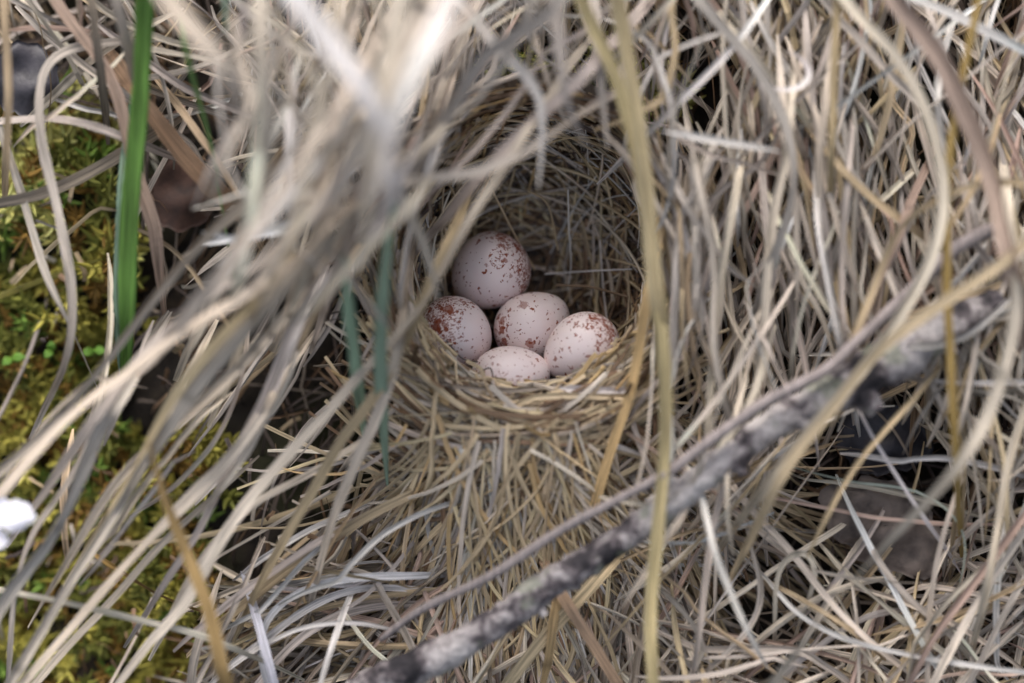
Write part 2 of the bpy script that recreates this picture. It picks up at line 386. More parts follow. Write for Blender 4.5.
def arc_in_bowl(theta, phi, direc, length, rr, bend=0.0, n=16):
    """strand that lies on the bowl's inner surface"""
    c = bowl(np.array(theta), np.array(phi), rr)
    st = np.array([math.cos(direc), math.sin(direc)])
    s = np.linspace(-0.5, 0.5, n)*length
    # tangent frame
    u = np.array([-math.sin(phi), math.cos(phi), 0.0])
    v = np.array([math.cos(theta)*math.cos(phi), math.cos(theta)*math.sin(phi), math.sin(theta)])
    pts = c + (u*st[0]+v*st[1])[None]*s[:, None] + (v*st[0]-u*st[1])[None]*(bend*(s/length)**2*length)[:, None]
    q = (pts-NC)/NR; q = q/np.linalg.norm(q, axis=1)[:, None]
    # chord between the arc and the straight line: stiff straws bridge the curve
    on = NC + q*NR*rr
    k = 0.75
    return on*k + pts*(1-k)
def weave():
    b = Batch()
    # deep layer, thick and dark
    for _ in range(900):
        th = rng.uniform(0.1, 1.72); ph = rng.uniform(0, 2*math.pi)
        dr = rng.normal(0, 0.55) if rng.random() < 0.7 else rng.uniform(0, math.pi)
        p = arc_in_bowl(th, ph, dr, rng.uniform(70, 190), rng.uniform(1.0, 1.10), rng.normal(0, 0.5))
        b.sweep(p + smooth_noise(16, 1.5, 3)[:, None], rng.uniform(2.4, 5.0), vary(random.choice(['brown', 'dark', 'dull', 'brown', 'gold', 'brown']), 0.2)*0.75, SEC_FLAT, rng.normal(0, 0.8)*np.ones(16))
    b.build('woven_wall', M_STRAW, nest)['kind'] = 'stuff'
    # lining: finer, crossing straws on the back and side walls
    b = Batch()
    for _ in range(560):
        th = rng.uniform(0.15, 1.55); ph = rng.uniform(-0.6, math.pi+0.6)
        dr = rng.normal(0, 0.6) if rng.random() < 0.55 else rng.uniform(0, math.pi)
        p = arc_in_bowl(th, ph, dr, rng.uniform(60, 170), rng.uniform(0.93, 1.03), rng.normal(0, 0.18))
        c = random.choice(['tan', 'brown', 'straw', 'pale', 'brown', 'dark', 'gold', 'brown'])
        b.sweep(p + rng.normal(0, 0.2, p.shape), rng.uniform(1.4, 3.8), vary(c, 0.2), SEC_TUBE)
    for _ in range(90):                                  # stiff pale straws standing out from the lining
        th = rng.uniform(0.5, 1.5); ph = rng.uniform(-0.3, math.pi+0.2)
        p = arc_in_bowl(th, ph, rng.normal(0, 0.5) if rng.random() < .6 else rng.uniform(0, math.pi), rng.uniform(80, 170), rng.uniform(0.90, 0.95), rng.normal(0, 0.1))
        b.sweep(p, rng.uniform(2.0, 4.2), vary(random.choice(['straw', 'pale', 'tan']), 0.12), SEC_TUBE)
    for _ in range(34):                                  # pale hairs and dark rootlets
        th = rng.uniform(0.3, 1.3); ph = rng.uniform(-0.2, math.pi*0.75)
        p = arc_in_bowl(th, ph, rng.uniform(0, math.pi), rng.uniform(60, 150), rng.uniform(0.91, 0.95), rng.normal(0, 0.3))
        b.sweep(p, rng.uniform(1.0, 1.9), vary(random.choice(['white', 'white', 'dark']), 0.1), SEC_TUBE)
    b.build('lining', M_STRAW, nest)['kind'] = 'stuff'
    # the front lip: straws laid round the mouth like a smile, thick below
    b = Batch()
    ox, oy = P(528, 245, OPEN)[0], P(528, 245, OPEN)[1]
    for _ in range(1250):
        a0 = float(np.clip(rng.normal(-math.pi/2, 0.9), -math.pi/2-1.75, -math.pi/2+1.6))
        minor = rng.uniform(-0.35*math.pi, 0.62*math.pi)       # round the roll of the lip; 0 faces the viewer
        thick = 9 + 19*max(0, math.cos(a0+math.pi/2))**1.2
        rr = thick*rng.uniform(0.75, 1.03)
        span = rng.uniform(0.35, 1.0)
        a = np.linspace(a0-span/2, a0+span/2, 16)
        RX, RY = 127+thick, 139+thick
        ofs = math.sin(minor)*rr
        z = OPEN - 30 + math.cos(minor)*rr*0.9 + rng.normal(0, 4)
        jt = rng.normal(0, 4.0)
        sk = rng.normal(0, 13) if rng.random() < 0.7 else rng.normal(0, 26)
        t = np.linspace(-1, 1, 16)
        x = ox + np.maximum(RX + ofs + sk*t, 127+jt)*np.cos(a); y = oy + np.maximum(RY + ofs + sk*t, 137+jt)*np.sin(a)
        zz = z + t*rng.normal(0, 6) - 5*t*t
        p = np.stack([x, y, zz], 1)
        c = random.choice(['straw', 'straw', 'tan', 'tan', 'pale', 'dull', 'brown', 'gold', 'straw'])
        b.sweep(p + rng.normal(0, 0.25, p.shape), rng.uniform(2.0, 4.6), vary(c, 0.16), SEC_FLAT if rng.random() < .6 else SEC_TUBE, rng.normal(0, 0.6)*np.ones(16))
    b.build('lip', M_STRAW, nest)['kind'] = 'stuff'
    # outer front wall: straws hanging and radiating from the lip down the slope
    b = Batch()
    for _ in range(1250):
        x0 = rng.normal(525, 75); fan = (x0-525)/75*0.30 + rng.normal(0, 0.34)
        y0 = rng.uniform(408, 540); ln = rng.uniform(110, 340)*(1 if rng.random() < .7 else 0.5)
        if rng.random() < 0.16: fan += rng.choice([-1, 1])*rng.uniform(0.5, 1.2)
        n = 12; t = np.linspace(0, 1, n)
        cv = rng.normal(0, 0.2)
        px = x0 + ln*np.sin(fan + cv*t)*t; py = y0 + ln*np.cos(fan + cv*t)*t
        lift = 66 - 75*np.clip((py-425)/190, -0.2, 1)**1.0 - 55*np.clip(np.abs(px-525)/170-0.35, 0, 1)
        d = lift + rng.uniform(-42, 8) - 14*(2*t-1)**2 + 8
        if px.min() < 385 and rng.random() < 0.8: continue
        p = np.array([P(*q) for q in zip(px, py, d)])
        c = random.choice(['straw', 'straw', 'tan', 'tan', 'pale', 'pale', 'white', 'straw', 'grey', 'brown'])
        b.sweep(p, rng.uniform(2.2, 8.0)*np.clip(1.15-t*0.6, 0.3, 1), vary(c, 0.15), SEC_FLAT, rng.normal(0, 0.6)*np.ones(n))
    for _ in range(260):                                 # straws bending round the cup below the lip
        x0 = rng.normal(528, 55); y0 = rng.uniform(412, 512); hl = rng.uniform(35, 120); n = 14
        t = np.linspace(-1, 1, n); til = rng.normal(0, 0.34) - (x0-528)/300
        px = x0 + hl*t; py = y0 + til*hl*t - hl*hl*t*t/260*rng.uniform(0.0, 1.1)
        if (py < 396 - 0.3*np.abs(px-528)).any(): continue
        d = 66 - 75*np.clip((py-425)/190, -0.2, 1) - 55*np.clip(np.abs(px-525)/170-0.35, 0, 1) + rng.uniform(-14, 12) - 8*t*t
        p = np.array([P(*q) for q in zip(px, py, d)])
        b.sweep(p, rng.uniform(2.2, 5.5), vary(random.choice(['straw', 'tan', 'pale', 'brown', 'straw', 'dull']), 0.15), SEC_FLAT, rng.normal(0, 0.5)*np.ones(n))
    for _ in range(110):                                 # long loose straws spilling out over the lip
        x0 = rng.normal(525, 62); fan = (x0-525)/75*0.42 + rng.normal(0, 0.38)
        y0 = rng.uniform(420, 500) - 0.12*abs(x0-525); ln = rng.uniform(90, 230); n = 14; t = np.linspace(0, 1, n); cv = rng.normal(0, 0.3)
        px = x0 + ln*np.sin(fan + cv*t)*t; py = y0 + ln*np.cos(fan + cv*t)*t
        d = 72 - 75*np.clip((py-425)/190, -0.2, 1) - 55*np.clip(np.abs(px-525)/170-0.35, 0, 1) + rng.uniform(2, 12) + 6*np.sin(3*t)
        p = np.array([P(*q) for q in zip(px, py, d)]) + rng.normal(0, 0.3, (n, 3))
        b.sweep(p, rng.uniform(2.2, 5.5)*np.clip(1.15-t*0.6, 0.3, 1), vary(random.choice(['straw', 'straw', 'tan', 'pale', 'gold', 'grey']), 0.13), SEC_FLAT, rng.normal(0, 0.6)*np.ones(n))
    b.build('front_wall', M_STRAW, nest)['kind'] = 'stuff'
weave()

# prominent straws of the nest, each a part
for w, c, pts in [
    (6.0, 'straw', [(345, 538, 12), (407, 487, 30), (468, 441, 50), (522, 402, 66), (560, 396, 70), (620, 397, 62), (682, 395, 40)]),
    (6.5, 'pale', [(425, 420, 55), (448, 470, 44), (466, 520, 34), (480, 572, 22)]),
    (5.5, 'tan', [(452, 452, 54), (500, 495, 40), (537, 535, 28), (570, 575, 14)]),
    (5.0, 'straw', [(596, 398, 66), (566, 440, 54), (558, 492, 38)]),
    (7.5, 'white', [(560, 388, 66), (610, 391, 62), (660, 386, 50)]),
    (4.0, 'dull', [(395, 372, 55), (440, 383, 60), (495, 389, 62), (545, 388, 64)]),
    (4.5, 'pale', [(408, 396, 56), (455, 412, 60), (515, 418, 62), (590, 409, 60)]),
    (5.0, 'tan', [(420, 440, 46), (412, 500, 34), (404, 560, 22), (402, 610, 8)]),
    (5.0, 'straw', [(478, 462, 44), (520, 500, 34), (560, 516, 28)]),
    (6.0, 'straw', [(610, 470, 40), (574, 530, 26), (520, 600, 10), (470, 650, 0)]),
    (5.5, 'pale', [(640, 420, 46), (600, 500, 30), (560, 560, 18)]),
    (4.0, 'white', [(492, 416, 62), (470, 426, 60), (440, 424, 56)]),
]:
    b = Batch(); path, L = spline([P(*p) for p in pts], 30)
    t = np.linspace(0, 1, 30)
    b.sweep(path + np.stack([smooth_noise(30, .6, 4)]*3, 1), w*np.clip(np.minimum(t, 1-t)*12, 0.35, 1), vary(c, .05), SEC_FOLD, smooth_noise(30, 0.4, 2))
    b.build('straw', M_STRAW, nest)
# a few fine bent fibres that lean over the eggs
for w, c, pts in [
    (2.0, 'pale', [(413, 347, 42), (432, 347, 40), (453, 343, 36)]),
    (1.6, 'dark', [(446, 340, 30), (462, 358, 32), (478, 362, 34)]),
    (1.8, 'dark', [(474, 384, 50), (478, 374, 48), (490, 368, 46), (493, 380, 52), (490, 386, 55)]),
    (2.6, 'dull', [(420, 352, 40), (450, 372, 46), (480, 384, 54), (520, 390, 60)]),
    (2.0, 'white', [(568, 190, -20), (569, 230, -45), (571, 262, -60), (568, 290, -70)]),
    (1.8, 'white', [(545, 274, -66), (590, 271, -60), (632, 269, -40)]),
    (2.0, 'white', [(600, 240, -55), (603, 285, -66), (608, 330, -50)]),
    (2.6, 'brown', [(556, 285, -60), (590, 287, -55), (628, 297, -36)]),
    (2.4, 'tan', [(492, 190, -30), (515, 235, -55), (535, 270, -70)]),
    (2.4, 'tan', [(528, 190, -36), (548, 205, -48), (558, 250, -62)]),
]:
    b = Batch(); path, L = spline([P(*p) for p in pts], 24)
    b.sweep(path, w, vary(c, .05), SEC_TUBE)
    b.build('fibre', M_STRAW, nest)

# ------------------------------------------------------------------ eggs
def egg_mesh(Lh, Rh, mat):
    n, k = 40, 56; V = []; F = []
    t = np.linspace(0, math.pi, n)
    z = np.cos(t)*Lh; r = np.sin(t)*Rh*(1+0.13*np.cos(t)-0.03*np.cos(2*t))
    for i in range(n):
        for j in range(k):
            a = 2*math.pi*j/k; V.append((r[i]*math.cos(a)*PX, r[i]*math.sin(a)*PX, z[i]*PX))
    for i in range(n-1):
        for j in range(k): F.append((i*k+j, (i+1)*k+j, (i+1)*k+(j+1) % k, i*k+(j+1) % k))
    me = bpy.data.meshes.new('egg'); me.from_pydata(V, [], F); me.materials.append(mat)
    me.polygons.foreach_set('use_smooth', np.ones(len(F), dtype=bool)); me.update()
    return me
from mathutils import Vector
EGGS = [  # px, py, d, half length, half width, blunt pole in the bank frame, cap, sparse, label
    (490, 272, -58, 42.5, 38.5, (0.78, 0.55, 0.12), 1.1, 0.4, 'uppermost egg of the clutch, speckled red-brown on its top edge'),
    (455, 335, -18, 41, 36.5, (-0.75, 0.45, 0.60), 1.5, 0.45, 'egg half behind the pale blade, with a dense red-brown patch'),
    (533, 327, -40, 41, 35.5, (-0.80, -0.60, 0.10), 0.45, 0.5, 'middle egg touching the other four, speckles thickest at its lower edge'),
    (581, 349, 8, 40.5, 33, (0.78, 0.52, 0.12), 1.3, 0.4, 'egg nearest the golden stalk, dark red-brown cap at its tip'),
    (510, 379, 10, 41, 32.5, (-0.95, -0.25, -0.1), 0.1, 0.75, 'lowest egg, finely dotted and half hidden by the nest lip'),
]
for i, (px, py, d, Lh, Rh, ax, cap, sp, lab) in enumerate(EGGS):
    o = bpy.data.objects.new('egg', egg_mesh(Lh, Rh, egg_material(i*3+1, cap, sp))); COL.objects.link(o)
    o.location = W(P(px, py, d))
    wd = Vector((np.array(ax, float) @ M3).tolist()).normalized()
    o.rotation_mode = 'QUATERNION'; o.rotation_quaternion = Vector((0, 0, 1)).rotation_difference(wd)
    tag(o, lab, 'egg', 'speckled eggs in the nest')

# ------------------------------------------------------------------ moss
def in_moss(px, py):
    a = px < 128 + 14*math.sin(py/37) and 110 < py < 470 + 20*math.sin(px/20)
    b = py >= 430 and px < 225 - (py-430)*0.05 + 15*math.sin(py/23)
    c = (px-320)**2/35**2 + (py-630)**2/40**2 < 1 and False
    e = 480 < px < 680 and 45 < py < 125
    return a or b or e
def moss():
    b = Batch(); cnt = 0; tries = 0
    while cnt < 1500 and tries < 20000:
        tries += 1
        px, py = rng.uniform(-140, 690), rng.uniform(60, 790)
        if not in_moss(px, py): continue
        if 480 < px < 680 and py < 130 and rng.random() < 0.3: continue
        cnt += 1
        f = P(px, py, -130); h = bankh(f[0], f[1]) if px < 300 else -72 + rng.uniform(-8, 8)
        h = max(h, -170)
        patch = math.sin(px/29+1.0)*math.cos(py/35) + 0.5*math.sin(px/11+py/17)
        base = np.array([0.42, 0.38, 0.08]) if patch > -0.2 else np.array([0.20, 0.21, 0.045])
        if py < 260 and patch > -0.3: base = np.array([0.62, 0.58, 0.19])
        if rng.random() < 0.08: base = np.array([0.17, 0.27, 0.05])
        if rng.random() < 0.22: base = np.array([0.22, 0.13, 0.03])
        H = rng.uniform(14, 34) + 34*max(0, math.sin(px/21+py/60)*math.cos(py/24-px/50)+0.3); lean = rng.normal(0, 0.35, 2)
        up = np.array([lean[0], 0.35+lean[1], 1.0]); up /= np.linalg.norm(up)
        root = np.array([f[0], f[1], h]); tip = root + up*H
        b.sweep(np.linspace(root, tip, 4), [2.2, 2, 1.6, 1.2], base*0.7, SEC_FLAT)
        nl = rng.integers(9, 15)
        for q in range(nl):
            tt = 0.35 + 0.65*(q+1)/nl; a = q*2.4 + rng.uniform(-.4, .4)
            rad = np.array([math.cos(a), math.sin(a), 0.0])
            o = root + up*H*tt; ln = rng.uniform(11, 24)*(1.15-0.4*tt)*(1.35 if py < 260 else 1.0)
            s = np.linspace(0, 1, 5)[:, None]
            pth = o + rad*ln*s*(1-0.25*s*tt) + up*ln*(0.25+0.7*tt)*s**1.4 - np.array([0, 0, 1])*ln*0.35*s**2*(1-tt)
            b.sweep(pth, np.array([0.5, 1.0, 0.85, 0.5, 0.1])*rng.uniform(3.6, 7.5), np.clip(base*rng.uniform(0.9, 1.7), .01, .8), SEC_FLAT)
    o = b.build('moss', M_MOSS)
    tag(o, 'yellow-green moss cushion covering the bank beside the dead grass', 'moss', kind='stuff')
moss()

# ------------------------------------------------------------------ tangle of dead grass (too many to count)
def flow(px, py):
    """picture angle (0 = straight down, + = towards +x) and spread of the dead grass at a place"""
    if py < 150 and px < 230: return (random.choice([-0.9, 0.5, 0.9, 1.3]), 0.4)
    if px < 460 and py < 290 and rng.random() < 0.35: return (random.choice([0.2, -0.2, 0.5, -1.1]), 0.3)
    if px < 400 and py > 120:
        if py > 560 and px > 235: return (random.choice([-1.2, -1.0, 1.45]), 0.25)
        return (-0.66, 0.16 if py < 450 else 0.24)
    if px < 470 and py <= 170: return (random.choice([-0.45, -0.75, 0.35]), 0.3)
    if px < 690 and py <= 140: return (random.choice([-0.7, -0.3, 0.1, 0.6]), 0.3)
    if px >= 660 and py < 430: return (random.choice([-0.12, 0.0, 0.12, 0.3, -0.35, 0.0, 0.5, -0.6]), 0.22)
    if px >= 660: return (random.choice([-0.65, -0.45, 0.1, 0.7, 1.2, -1.1]), 0.3)
    return ((px-530)/170*0.6, 0.45)
def nest_clear(px, py):
    return ((px-545)/((115 if py < 250 else 138) if px < 545 else 100))**2 + ((py-252)/(146 if py > 252 else 122))**2
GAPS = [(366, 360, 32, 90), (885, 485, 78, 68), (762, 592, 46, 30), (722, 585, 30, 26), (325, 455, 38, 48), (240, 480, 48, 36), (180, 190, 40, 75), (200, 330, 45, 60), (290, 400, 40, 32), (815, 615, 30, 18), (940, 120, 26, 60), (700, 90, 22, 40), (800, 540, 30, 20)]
def in_gap(px, py):
    return any(((px-a)/c)**2 + ((py-b)/e)**2 < 1 for a, b, c, e in GAPS)
def make_strand(px, py, d, w, color, ln, sect, batch, extra=0.0, mossy=False, gapok=False):
    a, sp = flow(px, py); a += rng.normal(0, sp) + extra
    n = 14; cur = rng.normal(0, 0.0035); pts = [(px, py)]
    wav = rng.normal(0, 0.12 if rng.random() < 0.2 else 0.035, n)
    if rng.random() < 0.35: wav[rng.integers(0, n)] += rng.choice([-1, 1])*rng.uniform(0.3, 0.8)      # a kink
    x, y, aa = px, py, a
    st = ln/n
    fw, bw = [], []
    for s, store in ((1, fw), (-1, bw)):
        x, y, aa = px, py, a
        for i in range(n//2):
            aa += s*cur*st*0.6 + wav[i + (n//2 if s < 0 else 0)]
            x += s*math.sin(aa)*st; y += s*math.cos(aa)*st
            store.append((x, y))
    pts = bw[::-1] + [(px, py)] + fw
    m = len(pts); t = np.linspace(-1, 1, m)
    dd = d - 30*t**4 - 8*np.abs(t)**2 + smooth_noise(m, 4, 4)
    # do not cross the open mouth of the nest
    for (x, y) in pts:
        if nest_clear(x, y) < 1.0: return None
    if not gapok and np.mean([in_gap(x, y) for (x, y) in pts]) > 0.12 and rng.random() < (0.9 if mossy else 0.7): return None
    if mossy and np.mean([in_moss(x, y) for (x, y) in pts]) > 0.2 and rng.random() < 0.93: return None
    F = np.array([P(x, y, z) for (x, y), z in zip(pts, dd)])
    path, L = spline(F, max(14, int(ln/9)))
    k = len(path); tt = np.linspace(0, 1, k)
    ww = w*(0.35+0.65*np.clip(np.minimum(tt, 1-tt)*5, 0, 1)) * (1+smooth_noise(k, 0.08, 5))
    c = vary(color, 0.13); fade = 1 + smooth_noise(k, 0.10, ln/60)
    batch.sweep(path, ww, c, sect, rng.normal(0, 0.6)+smooth_noise(k, 0.35, ln/80), cols=np.clip(c[None]*fade[:, None], .01, .85))
    return True
def region_pick():
    return rng.uniform(-170, 1190), rng.uniform(-150, 830)
def density(px, py, layer):
    """share of strands kept at a place; gaps show the dark ground and the moss"""
    if px < 250 and py < 230: return 0.22 if layer == 'low' else 0.08
    if in_moss(px, py) and px < 300: return 0.03 if layer == 'low' else 0.12
    if px < 330 and py < 230: return 0.5
    if 130 < px < 400 and 430 < py < 590: return 0.14
    if 100 < px < 400 and 200 < py <= 430: return 0.2
    if 480 < px < 680 and 40 < py < 120: return 0.25
    if 470 < px < 610 and 390 < py < 560: return 0.0 if layer != 'low' else 0.3
    if ((px-865)/95)**2 + ((py-500)/75)**2 < 1: return 0.16
    if ((px-770)/60)**2 + ((py-600)/40)**2 < 1: return 0.3
    if px > 640 and py > 430: return 0.26 if layer == 'low' else 0.48
    if px > 640: return 0.42 if layer == 'low' else 0.56
    return 1.0
def ground_d(px, py):
    f = P(px, py, -80); h = float(bankh(f[0], f[1]))
    if nest_clear(px, py) < 2.6: h = max(h, -30)
    return max(h, -160)
def lumps(px, py):                  # the tangle bulges and dips
    v = 20*math.sin(px/97+0.5)*math.cos(py/120+0.3)
    if px > 640 and py < 470: v += 62
    if px > 680 and py >= 470: v += 45
    if px < 470 and py < 330: v += 60*math.exp(-((px-330)/140)**2)
    return v
TANGLE = Batch()
for layer, N, wr, lr, up in (('low', 3600, (2.5, 7), (80, 230), (6, 62)), ('mid', 2100, (2.6, 7.6), (130, 330), (52, 98))):
    k = 0; tries = 0
    while k < N and tries < (9000 if layer == 'low' else 6200):
        tries += 1
        px, py = region_pick()
        if rng.random() > (0.6 if layer == 'low' and in_gap(px, py) else density(px, py, layer)): continue
        d = ground_d(px, py) + rng.uniform(*up) + max(0, lumps(px, py))*(0.5 if layer == 'low' else 1.0)
        if layer == 'low': c = random.choice(['dull', 'dull', 'tan', 'brown', 'dark', 'pale', 'dark', 'brown'])  # decayed litter, its colour also darkened to deepen the shade in the gaps
        else: c = random.choice(['pale', 'grey', 'grey', 'tan', 'pale', 'white', 'dull', 'pale', 'straw', 'pink'])
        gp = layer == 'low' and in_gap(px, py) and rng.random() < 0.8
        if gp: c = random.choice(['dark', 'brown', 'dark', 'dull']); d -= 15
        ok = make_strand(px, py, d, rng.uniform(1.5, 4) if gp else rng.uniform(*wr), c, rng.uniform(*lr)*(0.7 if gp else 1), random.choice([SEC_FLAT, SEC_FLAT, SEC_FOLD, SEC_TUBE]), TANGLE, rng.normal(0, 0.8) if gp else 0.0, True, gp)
        if ok: k += 1
for _ in range(900):                 # crumbs and broken ends
    px, py = region_pick()
    if nest_clear(px, py) < 1: continue
    a = rng.uniform(0, 2*math.pi); ln = rng.uniform(6, 34); d = ground_d(px, py) + rng.uniform(10, 90)
    q = np.array([P(px + math.cos(a)*ln*t_, py + math.sin(a)*ln*t_, d + 6*math.sin(3*t_)) for t_ in np.linspace(0, 1, 5)])
    TANGLE.sweep(q + rng.normal(0, 0.8, q.shape), rng.uniform(2, 6), vary(random.choice(['brown', 'dark', 'pale', 'tan', 'brown']), .2), SEC_FLAT, rng.normal(0, 1)*np.ones(5))
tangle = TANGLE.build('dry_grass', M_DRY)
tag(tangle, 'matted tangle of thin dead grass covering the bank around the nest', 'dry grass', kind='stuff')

# upper blades, each a thing of its own
REG = [  # x0, x1, y0, y1, count, depth range, label, group
    (665, 1010, 10, 400, 62, (55, 120), 'thin wavy dead grass blade in the upright thatch beside the golden stalk', 'upright blades of the thatch'),
    (640, 880, 400, 580, 7, (118, 140), 'thin straw fallen across the lichened stick', 'straws fallen across the stick'),
    (700, 1010, 440, 675, 34, (20, 80), 'bent dead grass blade among the loose tangle below the lichened stick', 'loose blades below the stick'),
    (225, 440, 5, 270, 50, (110, 290), 'blurred pale dead blade in the tuft overhanging the nest', 'blades of the overhanging tuft'),
    (440, 680, 2, 120, 22, (70, 170), 'grey dead blade arching above the nest mouth', 'blades arching above the nest'),
    (20, 380, 260, 660, 14, (40, 120), 'straight grey dead blade slanting across moss and dark ground', 'blades slanting over the moss'),
    (240, 430, 560, 680, 20, (-10, 50), 'thin whitish dead blade curving in the mat below the nest', 'blades of the mat below the nest'),
    (20, 230, 5, 120, 9, (10, 90), 'dull dead stem crossing the dark hollow beside the green blade', 'stems over the dark hollow'),
]
for x0, x1, y0, y1, cnt, dr, lab, grp in REG:
    k = 0; tries = 0
    while k < cnt and tries < 3000:
        tries += 1
        px, py = rng.uniform(x0, x1), rng.uniform(y0, y1)
        b = Batch()
        wmax = 9.5 if x1 < 460 and y1 < 300 else 7.5
        c = random.choice(['pale', 'white', 'pale', 'white', 'grey'] if (x0 > 200 and y1 < 300 and x1 < 460) else ['pale', 'grey', 'pale', 'grey', 'tan', 'white', 'pale'])
        if make_strand(px, py, rng.uniform(*dr), rng.uniform(3.5, wmax), c, rng.uniform(130, 290), random.choice([SEC_BLADE, SEC_FOLD]), b) is None: continue
        tag(b.build('grass_strand', M_DRY), lab, 'grass blade', grp); k += 1

# ------------------------------------------------------------------ blades traced one by one
def G(name, w, c, d, pts, lab, free=(0, 0), sect='blade', cat='grass blade', mat=None, group=None, **kw):
    dd = d if isinstance(d, (list, tuple)) else [d]*len(pts)
    dd = np.interp(np.linspace(0, 1, len(pts)), np.linspace(0, 1, len(dd)), dd)
    b = Batch(); blade_on(b, [(p[0], p[1], z) for p, z in zip(pts, dd)], w, c, sect, free, **kw)
    o = b.build(name, mat or M_DRY); tag(o, lab, cat, group); return o
gb = 'grass_strand'
# green ones
G(gb, 18, (0.15, 0.31, 0.065), (150, 110, 60), [(149, -60), (146, 0), (143, 50), (140, 118), (132, 200), (130, 262), (128, 325)], 'broad bright green grass blade standing beside the moss', mat=M_GREEN, sect='fold', cat='green grass blade', tw=0.1, wob=.3)
G(gb, 13, 'blue', (70, 40), [(126, 170), (121, 230), (119, 280), (121, 330)], 'short blue-green blade tucked behind the broad green one', mat=M_GREEN, cat='green grass blade', tw=0.1, wob=.3)
G(gb, 12, (0.46, 0.62, 0.44), (230, 180, 110, 30), [(344, 255), (349, 310), (354, 355), (360, 400), (366, 450)], 'blue-green blade rising before the dark gap, the shorter of a pair', mat=M_GREEN, cat='green grass blade', tw=0.1, wob=.3, free=(1, 1))
G(gb, 12, (0.46, 0.62, 0.46), (250, 200, 130, 30), [(396, 185), (388, 245), (382, 310), (380, 370), (383, 430), (388, 490)], 'blue-green blade close to the nest, the taller of a pair', mat=M_GREEN, cat='green grass blade', tw=0.1, wob=.3, free=(1, 1))
G(gb, 14, 'blue', 180, [(222, -50), (224, 0), (226, 34)], 'blurred blue-green blade tip at the top edge', mat=M_GREEN, cat='green grass blade', free=(0, 1))
G(gb, 5, (0.16, 0.28, 0.09), (160, 90), [(181, 30), (192, 80), (206, 125), (216, 165), (222, 200)], 'thin green blade half buried in the pale tuft', mat=M_GREEN, cat='green grass blade')
G(gb, 6, (0.22, 0.2, 0.04), -90, [(-5, 298), (25, 288), (62, 274)], 'yellowish green stem lying across the moss', mat=M_GREEN, cat='green stem')
# blurred foreground
G(gb, 20, 'pale', (280, 400, 400, 330), [(140, -50), (165, -5), (205, 42), (228, 75), (246, 115), (252, 150)], 'broad whitish blade crossing the top edge beside the green blade', (0, 1))
G(gb, 23, (0.70, 0.65, 0.63), (360, 420, 430, 360), [(270, -50), (300, 0), (340, 55), (378, 110), (392, 165), (398, 215)], 'pale lavender blurred blade forming the long arm of a fork', (0, 1))
G(gb, 22, 'white', (330, 430, 420), [(470, -50), (445, 5), (417, 60), (396, 112), (384, 165), (378, 205)], 'white blurred blade forming the short arm of a fork', (0, 1))
G(gb, 18, 'pale', (350, 400, 340), [(395, -40), (400, 20), (385, 80), (372, 150), (368, 215), (360, 270)], 'broad pale blade dropping through the blurred fork', (0, 1))
G(gb, 14, 'pale', (330, 360, 300, 220), [(350, -30), (330, 60), (310, 140), (296, 220), (262, 300)], 'wide cream blade down the middle of the overhanging tuft')
G(gb, 13, 'pale', (300, 330, 260, 160), [(260, -30), (262, 60), (268, 130), (255, 210), (222, 280)], 'slim blurred blade at the moss side of the overhanging tuft')
G(gb, 13, 'pale', (340, 350, 250), [(330, 120), (300, 170), (265, 215), (232, 262), (200, 300)], 'cream blurred blade sweeping from the fork towards the green blade')
G(gb, 14, 'grey', (260, 270, 200), [(470, 10), (440, 55), (400, 100), (372, 160), (350, 230)], 'grey blurred blade slanting behind the white fork')
G(gb, 16, 'pale', (250, 300, 260), [(330, 210), (350, 160), (372, 120), (400, 60)], 'stubby pale blade under the crossing of the fork')
G(gb, 13, 'grey', (230, 250, 200, 120), [(572, -20), (549, 17), (485, 54), (458, 98), (434, 135), (400, 184), (362, 240)], 'grey blade slanting from the top edge down to the blurred tuft')
G(gb, 12, 'grey', (200, 210, 190), [(541, -20), (528, 17), (505, 66), (482, 96), (462, 116)], 'grey blade with a free tip pointing at the dark nest roof', free=(0, 1))
G(gb, 14, 'grey', (210, 230, 180), [(551, -40), (557, 20), (563, 80), (572, 120), (590, 146)], 'grey blade hanging over the nest roof with a curled end', free=(0, 1))
G(gb, 11, 'white', (180, 190, 180), [(500, 45), (530, 78), (548, 96), (544, 135), (538, 188)], 'whitish bent blade hanging straight down into the nest mouth', free=(0, 1))
G(gb, 12, 'grey', (180, 170), [(597, 60), (572, 88), (540, 118), (505, 150), (482, 176)], 'dull blade slanting behind the whitish hanging one')
G(gb, 11, 'grey', (170, 160), [(598, 40), (602, 84), (604, 120), (606, 150)], 'short grey blade hanging next to the golden stalks', free=(0, 1))
G(gb, 10, 'grey', (170, 200, 200), [(560, 128), (526, 150), (485, 172), (430, 180), (370, 186), (330, 192)], 'thin blade lying level across the nest mouth')
G(gb, 17, 'pale', (260, 250, 200, 165), [(380, 150), (398, 196), (425, 240), (440, 300)], 'blurred pale blade whose rounded tip covers an egg', free=(0, 1))
G(gb, 12, 'pale', (180, 170, 150, 120, 90, 60), [(535, 120), (505, 165), (478, 205), (446, 262), (425, 300), (375, 362), (293, 450), (232, 525), (191, 597), (153, 641), (112, 690)], 'long pale blade running from the nest mouth past the eggs to the bottom edge')
G(gb, 10, 'tan', (150, 130, 100, 60), [(440, 262), (408, 335), (372, 405), (336, 450), (300, 511), (263, 582)], 'tan jointed blade with a dark knot beside the blue-green pair')
G(gb, 10, 'pale', (140, 110, 60), [(400, 330), (392, 380), (362, 450), (335, 510), (322, 560)], 'thin pale blade hanging between the blue-green pair and the nest lip')
